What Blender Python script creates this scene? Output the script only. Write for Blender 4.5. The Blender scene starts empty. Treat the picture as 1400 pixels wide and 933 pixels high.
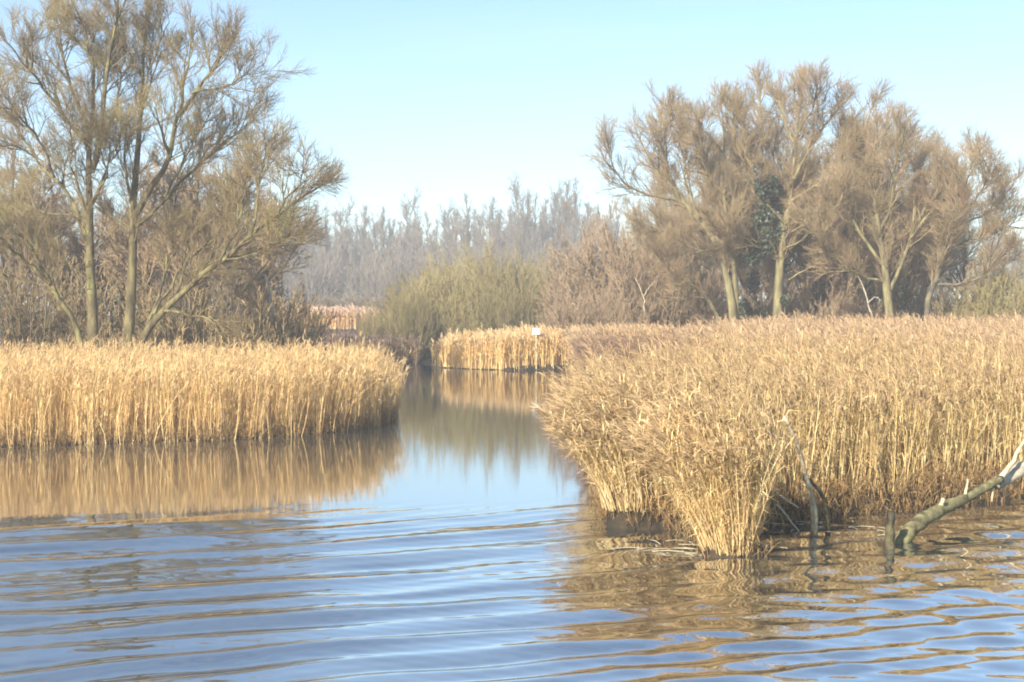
import bpy, math, random
import numpy as np

SC = bpy.context.scene
COL = SC.collection
R = math.radians

# ------------------------------------------------------------------ camera, sky, sun, exposure
CAM_H, F, YH = 3.0, 1900.0, 428.0          # eye height (m), focal length and horizon row in pixels of a 1400 px wide picture
cam = bpy.data.objects.new('camera', bpy.data.cameras.new('camera'))
COL.objects.link(cam)
cam.location = (0, 0, CAM_H)
cam.rotation_euler = (R(90), 0, 0)
cam.data.sensor_width = 36
cam.data.lens = 36 * F / 1400
cam.data.shift_y = -(466.5 - YH) / 1400
cam.data.clip_start = 0.1
cam.data.clip_end = 6000
SC.camera = cam

SUN_EL, SUN_AZ = 27.0, 211.0                # degrees; azimuth clockwise from +Y: low sun behind the camera, to the left
w = bpy.data.worlds.new('World'); SC.world = w; w.use_nodes = True
nt = w.node_tree; nt.nodes.clear()
wo = nt.nodes.new('ShaderNodeOutputWorld'); bg = nt.nodes.new('ShaderNodeBackground')
sky = nt.nodes.new('ShaderNodeTexSky'); sky.sky_type = 'NISHITA'; sky.sun_disc = False
sky.sun_elevation = R(SUN_EL); sky.sun_rotation = R(SUN_AZ)
sky.air_density = 0.85; sky.dust_density = 0.12; sky.ozone_density = 0.7; sky.altitude = 0
bg.inputs['Strength'].default_value = 0.097
wtc = nt.nodes.new('ShaderNodeTexCoord'); wmp = nt.nodes.new('ShaderNodeMapping'); wnz = nt.nodes.new('ShaderNodeTexNoise'); wcr = nt.nodes.new('ShaderNodeMapRange'); wmx = nt.nodes.new('ShaderNodeMix')
wmp.inputs['Scale'].default_value = (1.5, 1.5, 16); wmp.inputs['Rotation'].default_value = (0.05, 0.03, 0.4); wnz.inputs['Scale'].default_value = 2.2; wnz.inputs['Detail'].default_value = 6; wnz.inputs['Roughness'].default_value = .6
wcr.inputs['From Min'].default_value = .42; wcr.inputs['From Max'].default_value = .75; wcr.inputs['To Max'].default_value = .22
wmx.data_type = 'RGBA'; wmx.inputs['B'].default_value = (4.2, 4.4, 4.5, 1)      # thin cirrus over the sky
nt.links.new(wtc.outputs['Generated'], wmp.inputs['Vector']); nt.links.new(wmp.outputs[0], wnz.inputs['Vector']); nt.links.new(wnz.outputs['Fac'], wcr.inputs['Value'])
wtn = nt.nodes.new('ShaderNodeMix'); wtn.data_type = 'RGBA'; wtn.blend_type = 'MULTIPLY'; wtn.inputs['Factor'].default_value = 1; wtn.inputs['B'].default_value = (.90, 1.0, 1.03, 1)
nt.links.new(sky.outputs[0], wtn.inputs['A'])
nt.links.new(wcr.outputs[0], wmx.inputs['Factor']); nt.links.new(wtn.outputs['Result'], wmx.inputs['A']); nt.links.new(wmx.outputs['Result'], bg.inputs['Color']); nt.links.new(bg.outputs[0], wo.inputs['Surface'])

sun = bpy.data.objects.new('sun', bpy.data.lights.new('sun', 'SUN')); COL.objects.link(sun)
sun.data.energy = 5.0; sun.data.angle = R(0.5); sun.data.color = (1.0, 0.91, 0.76)
sun.rotation_euler = (R(90 - SUN_EL), 0, R(180 - SUN_AZ))

SC.view_settings.view_transform = 'Standard'; SC.view_settings.look = 'None'
SC.view_settings.gamma = 1; SC.view_settings.use_curve_mapping = False
SC.view_settings.exposure = 1.15
SC.cycles.max_bounces = 5; SC.cycles.diffuse_bounces = 3; SC.cycles.glossy_bounces = 3
SC.cycles.transmission_bounces = 3; SC.cycles.volume_bounces = 1; SC.cycles.transparent_max_bounces = 4
SC.cycles.caustics_reflective = False; SC.cycles.caustics_refractive = False
SC.cycles.use_denoising = True
SC.cycles.filter_width = 1.9

# ------------------------------------------------------------------ helpers
rng = np.random.default_rng(7)

def P(px, py, d):
    """point at depth d whose place in the photograph is (px, py)"""
    return np.array([(px - 700) / F * d, d, CAM_H + (YH - py) / F * d])

def mesh_obj(name, verts, quads, mat, parent=None, smooth=True, tris=None, color=None):
    me = bpy.data.meshes.new(name)
    verts = np.asarray(verts, np.float32).reshape(-1, 3)
    quads = np.asarray(quads, np.int32).reshape(-1, 4)
    nt_ = 0 if tris is None else len(tris)
    me.vertices.add(len(verts)); me.vertices.foreach_set('co', verts.ravel())
    loops = quads.ravel()
    starts = np.arange(len(quads)) * 4
    if nt_:
        tris = np.asarray(tris, np.int32)
        starts = np.concatenate([starts, len(loops) + np.arange(nt_) * 3]); loops = np.concatenate([loops, tris.ravel()])
    me.loops.add(len(loops)); me.loops.foreach_set('vertex_index', loops.astype(np.int32))
    me.polygons.add(len(starts)); me.polygons.foreach_set('loop_start', starts.astype(np.int32))
    me.polygons.foreach_set('use_smooth', np.full(len(starts), smooth))
    me.update(calc_edges=True)
    if color is not None:
        a = me.color_attributes.new('tint', 'FLOAT_COLOR', 'POINT')
        c = np.ones((len(verts), 4), np.float32); c[:, :3] = color
        a.data.foreach_set('color', c.ravel())
    if mat: me.materials.append(mat)
    o = bpy.data.objects.new(name, me); COL.objects.link(o)
    if parent: o.parent = parent
    return o

def empty(name, loc):
    o = bpy.data.objects.new(name, None); COL.objects.link(o); o.location = loc; o.empty_display_size = .2
    return o

def tag(o, label=None, cat=None, group=None, kind=None):
    for k, v in (('label', label), ('category', cat), ('group', group), ('kind', kind)):
        if v: o[k] = v
    return o

def norm(v): return v / np.maximum(np.linalg.norm(v, axis=-1, keepdims=True), 1e-9)

def resample(pts, k):
    pts = np.asarray(pts, float)
    s = np.concatenate([[0], np.cumsum(np.linalg.norm(np.diff(pts, axis=0), axis=1))])
    t = np.linspace(0, s[-1], k)
    out = np.stack([np.interp(t, s, pts[:, i]) for i in range(3)], 1)
    for _ in range(2):
        out[1:-1] = .25 * out[:-2] + .5 * out[1:-1] + .25 * out[2:]
    return out

def tubes(pts, rad, sides):
    """pts (N,k,3), rad (N,k) -> verts, quads"""
    N, k, _ = pts.shape
    tan = np.empty_like(pts); tan[:, 1:-1] = pts[:, 2:] - pts[:, :-2]; tan[:, 0] = pts[:, 1] - pts[:, 0]; tan[:, -1] = pts[:, -1] - pts[:, -2]
    tan = norm(tan)
    main = norm(pts[:, -1] - pts[:, 0])
    ref = np.where(np.abs(main[:, 2:3]) < .8, np.array([[0, 0, 1.]]), np.array([[1., 0, 0]]))[:, None, :]
    u = norm(np.cross(tan, np.broadcast_to(ref, tan.shape))); v = np.cross(tan, u)
    a = np.arange(sides) * 2 * np.pi / sides
    V = pts[:, :, None, :] + rad[:, :, None, None] * (u[:, :, None, :] * np.cos(a)[None, None, :, None] + v[:, :, None, :] * np.sin(a)[None, None, :, None])
    idx = np.arange(N * k * sides).reshape(N, k, sides)
    A = idx[:, :-1]; B = idx[:, 1:]
    q = np.stack([A, np.roll(A, -1, 2), np.roll(B, -1, 2), B], -1).reshape(-1, 4)
    return V.reshape(-1, 3), q

def join(parts):
    vs, qs, n = [], [], 0
    for v, q in parts:
        vs.append(v); qs.append(q + n); n += len(v)
    return np.concatenate(vs), np.concatenate(qs)

def children(pts, rad, m, length, ang, k, r0, r1, rg, t0=.25, up=.25, wob=.12, lenpow=.6, outward=None, tmax=1.0):
    """m shoots on every parent path (N,kp,3)"""
    N, kp, _ = pts.shape
    t = t0 + (tmax - t0) * (np.arange(m)[None] + rg.random((N, m))) / m
    f = np.clip(t * (kp - 1), 0, kp - 1.001); i = f.astype(int); fr = (f - i)[..., None]
    rows = np.arange(N)[:, None]
    p = pts[rows, i] * (1 - fr) + pts[rows, i + 1] * fr
    tn = norm(pts[rows, i + 1] - pts[rows, i])
    pr = rad[rows, i] * (1 - fr[..., 0]) + rad[rows, i + 1] * fr[..., 0]
    rv = norm(rg.normal(size=(N, m, 3)))
    rv[..., 2] += .15
    perp = norm(rv - (rv * tn).sum(-1, keepdims=True) * tn)
    a = np.radians(ang[0] + (ang[1] - ang[0]) * rg.random((N, m)))[..., None]
    d = tn * np.cos(a) + perp * np.sin(a)
    plen = np.linalg.norm(np.diff(pts, axis=1), axis=2).sum(1)[:, None]
    L = (length[0] + (length[1] - length[0]) * rg.random((N, m))) * (1 - lenpow * t)
    if length[2]: L = L * plen
    M = N * m
    p, d, L, pr = p.reshape(M, 3), d.reshape(M, 3), L.reshape(M), pr.reshape(M)
    out = np.empty((M, k, 3)); out[:, 0] = p
    st = (L / (k - 1))[:, None]
    for j in range(1, k):
        d = norm(d + np.array([0, 0, up / (k - 1)]) + rg.normal(size=(M, 3)) * wob)
        out[:, j] = out[:, j - 1] + d * st
    rs = np.minimum(r0 * (.7 + .6 * rg.random(M)), pr * .85 + .001)
    tt = np.linspace(0, 1, k)[None]
    return out, rs[:, None] * (1 - tt) + np.minimum(r1, rs)[:, None] * tt

# ------------------------------------------------------------------ materials
def new_mat(name):
    m = bpy.data.materials.new(name); m.use_nodes = True
    n = m.node_tree.nodes; b = n['Principled BSDF']
    return m, n, m.node_tree.links, b

def noise_mat(name, c0, c1, scale=3.0, *a_, zs=1.0, **k_):
    m = noise_mat_(name, c0, c1, scale, *a_, **k_); n = m.node_tree.nodes; l = m.node_tree.links
    if zs != 1.0:
        mp = n.new('ShaderNodeMapping'); mp.inputs['Scale'].default_value = (1, 1, zs); tc = n['Texture Coordinate']
        for x in list(l):
            if x.from_node == tc: to = x.to_socket; l.remove(x); l.new(mp.outputs[0], to)
        l.new(tc.outputs['Object'], mp.inputs['Vector'])
    return m

def noise_mat_(name, c0, c1, scale=3.0, rough=.85, c2=None, bump=0.0, transl=0.0, detail=5, contrast=(.35, .65), obj_var=0.0, spec=.2):
    m, n, l, b = new_mat(name)
    tc = n.new('ShaderNodeTexCoord'); nz = n.new('ShaderNodeTexNoise'); cr = n.new('ShaderNodeValToRGB')
    nz.inputs['Scale'].default_value = scale; nz.inputs['Detail'].default_value = detail
    l.new(tc.outputs['Object'], nz.inputs['Vector']); l.new(nz.outputs['Fac'], cr.inputs['Fac'])
    e = cr.color_ramp.elements
    e[0].position, e[1].position = contrast; e[0].color = (*c0, 1); e[1].color = (*c1, 1)
    if c2: x = e.new(sum(contrast) / 2); x.color = (*c2, 1)
    out = cr.outputs['Color']
    if obj_var:
        oi = n.new('ShaderNodeObjectInfo'); hs = n.new('ShaderNodeHueSaturation'); mr = n.new('ShaderNodeMapRange')
        mr.inputs['To Min'].default_value = 1 - obj_var; mr.inputs['To Max'].default_value = 1 + obj_var
        l.new(oi.outputs['Random'], mr.inputs['Value']); l.new(mr.outputs[0], hs.inputs['Value']); l.new(out, hs.inputs['Color'])
        out = hs.outputs['Color']
    l.new(out, b.inputs['Base Color'])
    b.inputs['Roughness'].default_value = rough; b.inputs['Specular IOR Level'].default_value = spec
    if bump:
        bp = n.new('ShaderNodeBump'); bp.inputs['Strength'].default_value = bump; bp.inputs['Distance'].default_value = .03
        n2 = n.new('ShaderNodeTexNoise'); n2.inputs['Scale'].default_value = scale * 6; l.new(tc.outputs['Object'], n2.inputs['Vector'])
        l.new(n2.outputs['Fac'], bp.inputs['Height']); l.new(bp.outputs[0], b.inputs['Normal'])
    if transl:
        t = n.new('ShaderNodeBsdfTranslucent'); mx = n.new('ShaderNodeMixShader'); mx.inputs[0].default_value = transl
        l.new(out, t.inputs['Color']); l.new(b.outputs[0], mx.inputs[1]); l.new(t.outputs[0], mx.inputs[2]); l.new(mx.outputs[0], n['Material Output'].inputs['Surface'])
    return m

def reed_mat(name):
    m, n, l, b = new_mat(name)
    at = n.new('ShaderNodeAttribute'); at.attribute_name = 'tint'
    l.new(at.outputs['Color'], b.inputs['Base Color'])
    b.inputs['Roughness'].default_value = .6; b.inputs['Specular IOR Level'].default_value = .25
    t = n.new('ShaderNodeBsdfTranslucent'); mx = n.new('ShaderNodeMixShader'); mx.inputs[0].default_value = .2
    l.new(at.outputs['Color'], t.inputs['Color']); l.new(b.outputs[0], mx.inputs[1]); l.new(t.outputs[0], mx.inputs[2])
    l.new(mx.outputs[0], n['Material Output'].inputs['Surface'])
    return m

M_REED = reed_mat('dry_reed')
M_MOSSBARK = noise_mat('mossy_bark', (.06, .05, .03), (.26, .24, .10), 4.5, .9, (.14, .115, .06), 1.0, contrast=(.35, .68), zs=.3)
M_PALEBARK = noise_mat('pale_bark', (.10, .085, .05), (.30, .27, .13), 3.5, .9, (.20, .175, .09), .9, contrast=(.35, .68), zs=.3)
M_DARKBARK = noise_mat('dark_bark', (.07, .06, .045), (.20, .17, .11), 2.5, .9, None, .5)
M_TWIG_OLIVE = noise_mat('olive_twig', (.20, .16, .075), (.30, .25, .11), .6, .8, (.24, .18, .10))
M_TWIG_TAN = noise_mat('tan_twig', (.29, .195, .115), (.37, .265, .155), .5, .8, (.30, .23, .125))
M_TWIG_RED = noise_mat('russet_twig', (.28, .20, .125), (.36, .26, .165), .5, .8, None, 0, 0, 4, (.35, .65), .15)
M_TWIG_GREY = noise_mat('grey_twig', (.18, .15, .115), (.26, .21, .155), .4, .8, None, 0, 0, 4, (.35, .65), .15)
M_TWIG_THORN = noise_mat('thorn_twig', (.22, .17, .09), (.32, .23, .12), .4, .8, None, 0, 0, 4, (.35, .65), .2)
M_TWIG_OSIER = noise_mat('osier_twig', (.26, .215, .10), (.36, .275, .135), .4, .75, (.29, .245, .11), 0, 0, 4, (.35, .65), .12)
M_IVY = noise_mat('ivy_leaf', (.035, .05, .035), (.075, .10, .06), 3, .5, None, 0, .15, spec=.4)
M_DEADWOOD = noise_mat('dead_wood', (.36, .29, .18), (.62, .54, .38), 5, .85, None, .4)
M_BLEACH = noise_mat('bleached_wood', (.30, .26, .19), (.50, .45, .35), 6, .8, None, .3)
M_MOSSLOG = noise_mat('mossy_log', (.09, .075, .045), (.34, .31, .16), 7, .9, (.20, .18, .085), .9, contrast=(.3, .7))
M_WETWOOD = noise_mat('wet_wood', (.035, .03, .02), (.14, .12, .06), 5, .6, None, .6)
M_WHITE = noise_mat('white_paint', (.50, .50, .49), (.62, .62, .61), 4, .5)

# ------------------------------------------------------------------ shoreline and ground
SHORE = np.array([(-400, 20), (-60, 26), (-25, 29.3), (-15, 30.6), (-11.4, 31), (-9, 31.9), (-6.9, 32.5), (-5.6, 33.6), (-4.6, 34.6), (-3.9, 36.2), (-3.5, 37.6), (-3.45, 40), (-3.8, 44),
                  (-4.8, 50), (-6.5, 58), (-7.6, 68), (-7.6, 78), (-6.2, 82), (-4.6, 78), (-3.8, 75.5), (-2, 73.5), (0, 72.2), (1.8, 73), (3.0, 73.5),
                  (3.2, 66), (2.9, 55), (2.5, 44), (2.05, 33), (1.65, 26), (1.46, 21.5), (1.36, 19.8), (1.78, 19.4), (2.2, 19.3), (2.55, 18.3), (2.45, 17.3), (2.75, 17.0), (3.02, 17.25),
                  (3.05, 18.2), (3.3, 19.2), (3.8, 19.75), (4.3, 19.9), (5.2, 20.6), (6.1, 21.0), (6.8, 21.7), (8.3, 22.6), (12, 24.5), (20, 27.5), (60, 31), (400, 40)])
POLY = np.concatenate([SHORE, [(2000, 40), (2000, 3000), (-2000, 3000), (-2000, 20)]])

def shore_dist(x, y):
    """signed distance to the waterline, positive on land"""
    p = np.stack([x, y], -1).reshape(-1, 2)
    dist = np.full(len(p), 1e9)
    for a, b in zip(SHORE[:-1], SHORE[1:]):
        ab = b - a; t = np.clip(((p - a) @ ab) / (ab @ ab), 0, 1)
        q = a + t[:, None] * ab
        dist = np.minimum(dist, ((p - q) ** 2).sum(1))
    dist = np.sqrt(dist)
    ins = np.zeros(len(p), bool)
    for a, b in zip(POLY, np.roll(POLY, -1, 0)):
        c = (a[1] > p[:, 1]) != (b[1] > p[:, 1])
        if abs(b[1] - a[1]) > 1e-9:
            ins ^= c & (p[:, 0] < (b[0] - a[0]) * (p[:, 1] - a[1]) / (b[1] - a[1]) + a[0])
    return np.where(ins, dist, -dist).reshape(np.shape(x))

_k = rng.normal(size=(24, 2)); _ph = rng.random(24) * 6.28
def fnoise(x, y, scale, n=8, o=0):
    s = 0
    for i in range(n):
        k = _k[(i + o) % 24] / scale * (1 + .35 * i)
        s = s + np.sin(k[0] * x + k[1] * y + _ph[(i + o * 3) % 24]) / (1 + .3 * i)
    return s / 3.0

def sstep(a, b, x):
    t = np.clip((x - a) / (b - a), 0, 1); return t * t * (3 - 2 * t)

def ground_z(x, y, sd=None):
    if sd is None: sd = shore_dist(x, y)
    sdn = sd + fnoise(x, y, .35) * .07 + fnoise(x, y, .13, o=6) * .05
    z = -.9 + .9 * sstep(-2.5, -.05, sdn) - .12
    z = z + (.15 + .20 * sstep(-1, 1, x)) * sstep(-.06, .22, sdn) + .15 * sstep(.4, 3, sdn) + np.where(sd > 0, fnoise(x, y, .5, o=3) * .04, 0)
    z = z + 1.4 * sstep(86, 125, y) * sstep(4, 20, sd)
    return z

def polar_grid(rs, th):
    X = np.sin(th)[None] * rs[:, None]; Y = np.cos(th)[None] * rs[:, None]
    n, m = X.shape
    idx = np.arange(n * m).reshape(n, m)
    return X, Y, idx

rs = np.concatenate([np.linspace(2, 15, 30), np.geomspace(15.1, 40, 260), np.geomspace(40.3, 100, 130), np.geomspace(102, 900, 60)])
th = R(1) * np.concatenate([np.linspace(-180, -50, 40), np.linspace(-49.5, -24, 60), np.linspace(-23.8, 26, 420), np.linspace(26.5, 50, 60), np.linspace(52, 180, 40)])
X, Y, idx = polar_grid(rs, th)
Z = ground_z(X, Y)
q = np.stack([idx[:-1, :-1], idx[1:, :-1], idx[1:, 1:], idx[:-1, 1:]], -1).reshape(-1, 4)[:, ::-1]
M_MUD = noise_mat('marsh_ground', (.018, .015, .011), (.085, .062, .035), 1.6, .9, (.035, .028, .02), .6)
g = mesh_obj('ground', np.stack([X, Y, Z], -1), q, M_MUD)
tag(g, 'dark muddy marsh ground rising out of the water under the reeds', 'ground', kind='structure')

# ------------------------------------------------------------------ water: boat wake rolling in over still water
rw = np.concatenate([np.linspace(1.5, 8, 60), np.geomspace(8.02, 26, 1150), np.geomspace(26.2, 120, 240), np.geomspace(125, 900, 20)])
tw = R(1) * np.concatenate([np.linspace(-180, -50, 60), np.linspace(-49, -26, 90), np.linspace(-25.8, 27, 480), np.linspace(27.5, 50, 90), np.linspace(51, 180, 60)])
X, Y, idx = polar_grid(rw, tw)
def wave_z(x, y):
    z = 0 * x
    wx = fnoise(x, y, 3.2) * .42 + fnoise(x, y * 1.5, 1.5, o=5) * .12
    right = sstep(-.3, 2.6, x - .10 * (y - 12) )
    fade = 1 - sstep(18.8, 22.6, y - .2 * x + fnoise(x, y, 3., o=7) * .5)
    th_ = R(25)
    u = -math.sin(th_) * x + math.cos(th_) * y + wx
    lam = np.clip(.62 + .10 * (u - 11), .45, 2.4)
    ph = 2 * np.pi * np.where(lam >= 2.39, 17.6 + (u - 28.8) / 2.4, np.log(np.maximum(lam, .45) / .62) / .10)
    amp = .125 * lam / 6.283 * np.clip(1 + 1.1 * fnoise(x, y * .8, 1.7, o=2), .15, 2) * (1 - .40 * np.exp(-((x + .3 - .12 * (y - 14)) / 1.6) ** 2))
    z = z + fade * (1 - .35 * right) * amp * (np.sin(ph) - .14 * np.sin(2 * ph + .4))
    for (a, l, s, o) in ((27, .47, .040, 2), (12, 1.7, .045, 6), (22, .31, .018, 9)):
        uu = -math.sin(R(a)) * x + math.cos(R(a)) * y + wx * 1.1
        z = z + fade * (1 - .4 * right) * s * l / 6.283 * (1 + .8 * fnoise(x, y, 1.8, o=o)) * np.sin(2 * np.pi * uu / l + o)
    for (a, l, s, o) in ((-20, .80, .050, 1), (36, .58, .040, 4), (6, .46, .045, 8), (-42, .50, .028, 11), (15, .27, .035, 13), (-12, .21, .025, 16)):
        uu = -math.sin(R(a)) * x + math.cos(R(a)) * y + wx * .8 + fnoise(x, y, .9, o=o) * .06
        e = (.5 + .5 * np.clip(fnoise(x, y, 2.2, o=o + 3), -1, 1)) * 1.5
        z = z + fade * right * s * l / 6.283 * e * np.sin(2 * np.pi * uu / l + o)
    z = z + .10 * fade * .004 * np.sin(2 * np.pi * (y * .9 + x * .25 + wx) / .21)
    return z
Z = np.where(Y > 4, wave_z(X, Y), 0)
q = np.stack([idx[:-1, :-1], idx[1:, :-1], idx[1:, 1:], idx[:-1, 1:]], -1).reshape(-1, 4)[:, ::-1]
m, n, l, b = new_mat('marsh_water')
b.inputs['Base Color'].default_value = (.028, .036, .038, 1); b.inputs['Roughness'].default_value = .025
b.inputs['IOR'].default_value = 10.0
tc = n.new('ShaderNodeTexCoord'); mp = n.new('ShaderNodeMapping'); nz = n.new('ShaderNodeTexNoise'); bp = n.new('ShaderNodeBump')
mp.inputs['Scale'].default_value = (1.3, 4.5, 1); nz.inputs['Scale'].default_value = 3.0; nz.inputs['Detail'].default_value = 3
bp.inputs['Strength'].default_value = .2; bp.inputs['Distance'].default_value = .003
l.new(tc.outputs['Object'], mp.inputs['Vector']); l.new(mp.outputs[0], nz.inputs['Vector']); l.new(nz.outputs['Fac'], bp.inputs['Height']); l.new(bp.outputs[0], b.inputs['Normal'])
wt = mesh_obj('water', np.stack([X, Y, Z], -1), q, m)
tag(wt, 'calm blue creek water with long ripples spreading in the foreground', 'water', kind='structure')

# ------------------------------------------------------------------ reeds
STRAW = np.array([(.76, .60, .31), (.68, .52, .25), (.80, .66, .39), (.66, .485, .25), (.58, .415, .23)])
def reeds(name, xy, z0, h, lean, rg, width=.014, leaves=5, leaf_len=(.25, .42), leaf_w=.018, plume=1.0, plume_col=(.33, .22, .14), tint=(1, 1, 1), pal=STRAW, parent=None, wind=(-.5, .1), bow=1.7, leaf_t=(.25, .95), leaf_e=((40, 80), (-35, 50)), plume_len=.22, plume_n=5, plume_w=.02):
    N = len(xy); k = 5
    lean = lean * np.clip(h / np.median(h), .2, 1.1)[:, None] ** 1.5
    ln_ = np.linalg.norm(lean, axis=1); lean = lean * (np.minimum(ln_, .62 * h) / np.maximum(ln_, 1e-6))[:, None]
    t = np.linspace(0, 1, k)
    az = rg.random(N) * 6.283
    base = np.concatenate([xy, z0[:, None]], 1)
    kink = rg.normal(size=(N, 2)) * .05
    def at(tt):                        # tt (N,m) -> (N,m,3)
        hx = lean[:, None, :] * (tt ** bow)[..., None] + kink[:, None, :] * np.sin(tt * 3.14)[..., None]
        ll = np.linalg.norm(lean, axis=1)[:, None] / h[:, None]
        zz = h[:, None] * tt * (1 - .30 * np.minimum(ll, 1.2) ** 2 * tt)
        return base[:, None] + np.concatenate([hx, zz[..., None]], -1)
    pts = at(np.broadcast_to(t, (N, k)))
    colN = pal[rg.integers(0, len(pal), N)] * (.8 + .4 * rg.random((N, 1))) * np.array(tint)
    parts, cols = [], []
    def ribbon(p, wv, wd, c):           # p (M,k,3), wv (M,3), wd (k,) or (M,k)
        M, kk, _ = p.shape
        wd = np.broadcast_to(wd, (M, kk))
        a = p - wv[:, None] * wd[..., None] * .5; b_ = p + wv[:, None] * wd[..., None] * .5
        V = np.stack([a, b_], 2).reshape(-1, 3)
        i = np.arange(M * kk * 2).reshape(M, kk, 2)
        q_ = np.stack([i[:, :-1, 0], i[:, :-1, 1], i[:, 1:, 1], i[:, 1:, 0]], -1).reshape(-1, 4)
        parts.append((V, q_)); cols.append(np.repeat(c, kk * 2, 0))
    wv = np.stack([np.cos(az), np.sin(az), 0 * az], 1)
    wdt = width * (.7 + .6 * rg.random(N))
    ribbon(pts, wv, wdt[:, None] * np.linspace(1.15, .55, k)[None], colN)
    if leaves:
        m = leaves
        tt = leaf_t[0] + (leaf_t[1] - leaf_t[0]) * (np.arange(m)[None] + rg.random((N, m))) / m
        p0 = at(tt).reshape(-1, 3); M = N * m
        la = rg.random(M) * 6.283
        hd = np.stack([np.cos(la) + wind[0], np.sin(la) + wind[1]], 1)
        hd = hd / np.linalg.norm(hd, axis=1, keepdims=True).clip(.2)
        L = (leaf_len[0] + (leaf_len[1] - leaf_len[0]) * rg.random(M))[:, None]
        e1 = R(1) * (leaf_e[0][0] + (leaf_e[0][1] - leaf_e[0][0]) * rg.random(M))[:, None]; e2 = R(1) * (leaf_e[1][0] + (leaf_e[1][1] - leaf_e[1][0]) * rg.random(M))[:, None]
        d1 = np.concatenate([hd * np.cos(e1), np.sin(e1)], 1); d2 = np.concatenate([hd * np.cos(e2), np.sin(e2)], 1)
        p1 = p0 + d1 * L * .5; p2 = p1 + d2 * L * .5
        sv = norm(np.stack([-hd[:, 1], hd[:, 0], rg.normal(size=M) * .5], 1))
        cl = np.repeat(colN, m, 0) * (.85 + .35 * rg.random((M, 1)))
        ribbon(np.stack([p0, p1, p2], 1), sv, leaf_w * (.7 + .6 * rg.random((M, 1))) * np.array([.8, 1, .12])[None], cl)
    if plume:
        s = np.where(rg.random(N) < plume)[0]
        tip = pts[s, -1]; td = norm(pts[s, -1] - pts[s, -2])
        for j in range(plume_n):
            M = len(s)
            off = rg.normal(size=(M, 3)) * .22; off[:, :2] += np.array(wind) * .55
            L = plume_len * (.6 + .6 * rg.random((M, 1)))
            p0 = tip - td * L * .25; p1 = p0 + norm(td + off) * L * .55; p2 = p1 + norm(td * .5 + off * 1.6 + np.array([0, 0, -.25])) * L * .55
            sv = norm(np.cross(td, rg.normal(size=(M, 3))))
            c = (np.asarray(plume_col)[s] if np.ndim(plume_col) == 2 else np.array(plume_col)) * (.7 + .7 * rg.random((M, 1)))
            ribbon(np.stack([p0, p1, p2], 1), sv, np.array([.5, 1, .25])[None] * plume_w * (.7 + .6 * rg.random((M, 1))), c)
    V, q_ = join(parts)
    o = mesh_obj(name, V, q_, M_REED, parent, smooth=False, color=np.concatenate(cols))
    return o

def scatter(x0, x1, y0, y1, dens, rg, cond=None, inset=.06):
    n_ = int((x1 - x0) * (y1 - y0) * dens)
    x = x0 + (x1 - x0) * rg.random(n_); y = y0 + (y1 - y0) * rg.random(n_)
    sd = shore_dist(x, y); keep = sd > inset
    if cond is not None: keep &= cond(x, y, sd, rg.random(n_))
    return x[keep], y[keep], sd[keep]

def shore_out(x, y):
    """unit vector pointing to the water"""
    e = .05
    gx = shore_dist(x + e, y) - shore_dist(x - e, y); gy = shore_dist(x, y + e) - shore_dist(x, y - e)
    return -norm(np.stack([gx, gy], 1))

# left bed
rg = np.random.default_rng(11)
x, y, sd = scatter(-22, -2.9, 28, 47, 165, rg, lambda x, y, sd, r: (r < np.where(sd < 1.6, 1.0, .30)) & (y < 46) & (fnoise(x, y, .16, o=2) + .8 * fnoise(x, y, .5, o=12) + 1.0 * (sd > .45) + .1 > rng.random(len(x)) * .9), inset=-.15)
h = 1.50 + .13 * fnoise(x, y, .8) + .12 * fnoise(x, y, .25, o=9) + .17 * rg.normal(size=len(x)) - .7 * (rg.random(len(x)) < .12) * rg.random(len(x)) + .32 * (rg.random(len(x)) < .05) - .55 * sstep(-4.6, -3.2, x) * rg.random(len(x))
out = shore_out(x, y)
lean = rg.normal(size=(len(x), 2)) * .10 + out * (.16 * np.exp(-sd / .5))[:, None] + np.array([.05, 0]) + rg.normal(size=(len(x), 2)) * .55 * (rg.random((len(x), 1)) < .07)
zb = ground_z(x, y, sd)
o = reeds('reed_bed', np.stack([x, y], 1), zb, h, lean, rg, leaves=5, plume=.7, width=.012, leaf_e=((60, 84), (25, 75)), tint=(1.06, .97, .82), wind=(.12, .05), leaf_len=(.18, .34), leaf_w=.010, plume_w=.014, plume_col=(.58, .41, .21))
tag(o, 'tall golden reed bed in front of the two bare willows', 'reeds', kind='stuff')

# right bed, near part
rg = np.random.default_rng(12)
x, y, sd = scatter(1.1, 17, 17, 34, 150, rg, lambda x, y, sd, r: (r < np.where(sd < 2.0, 1.0, .55) * np.clip(1.1 + 1.1 * fnoise(x, y, .55, o=8), .22, 1)) & (y > 18.9) & ((y < 29) | (x > .12 * y + .6 * r)) & (x < .40 * y + 2) & (sd > .28 * sstep(3.2, 3.9, x)))
h = 1.50 + .20 * fnoise(x, y, .7, o=4) + .12 * fnoise(x, y, .3, o=10) + .19 * rg.normal(size=len(x)) + .15 * sstep(22, 33, y) + .35 * (rg.random(len(x)) < .04) - .6 * (rg.random(len(x)) < .12) * rg.random(len(x))
out = shore_out(x, y)
lean = rg.normal(size=(len(x), 2)) * .20 + out * ((.32 + .22 * (1 - sstep(2.2, 3.6, x))) * np.exp(-sd / .8))[:, None] * (.4 + rg.random((len(x), 1))) + np.array([-.15, 0]) * (1 - sstep(4, 8, x))[:, None] + fnoise(x, y, .5, o=6)[:, None] * np.array([.22, .1])
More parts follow.
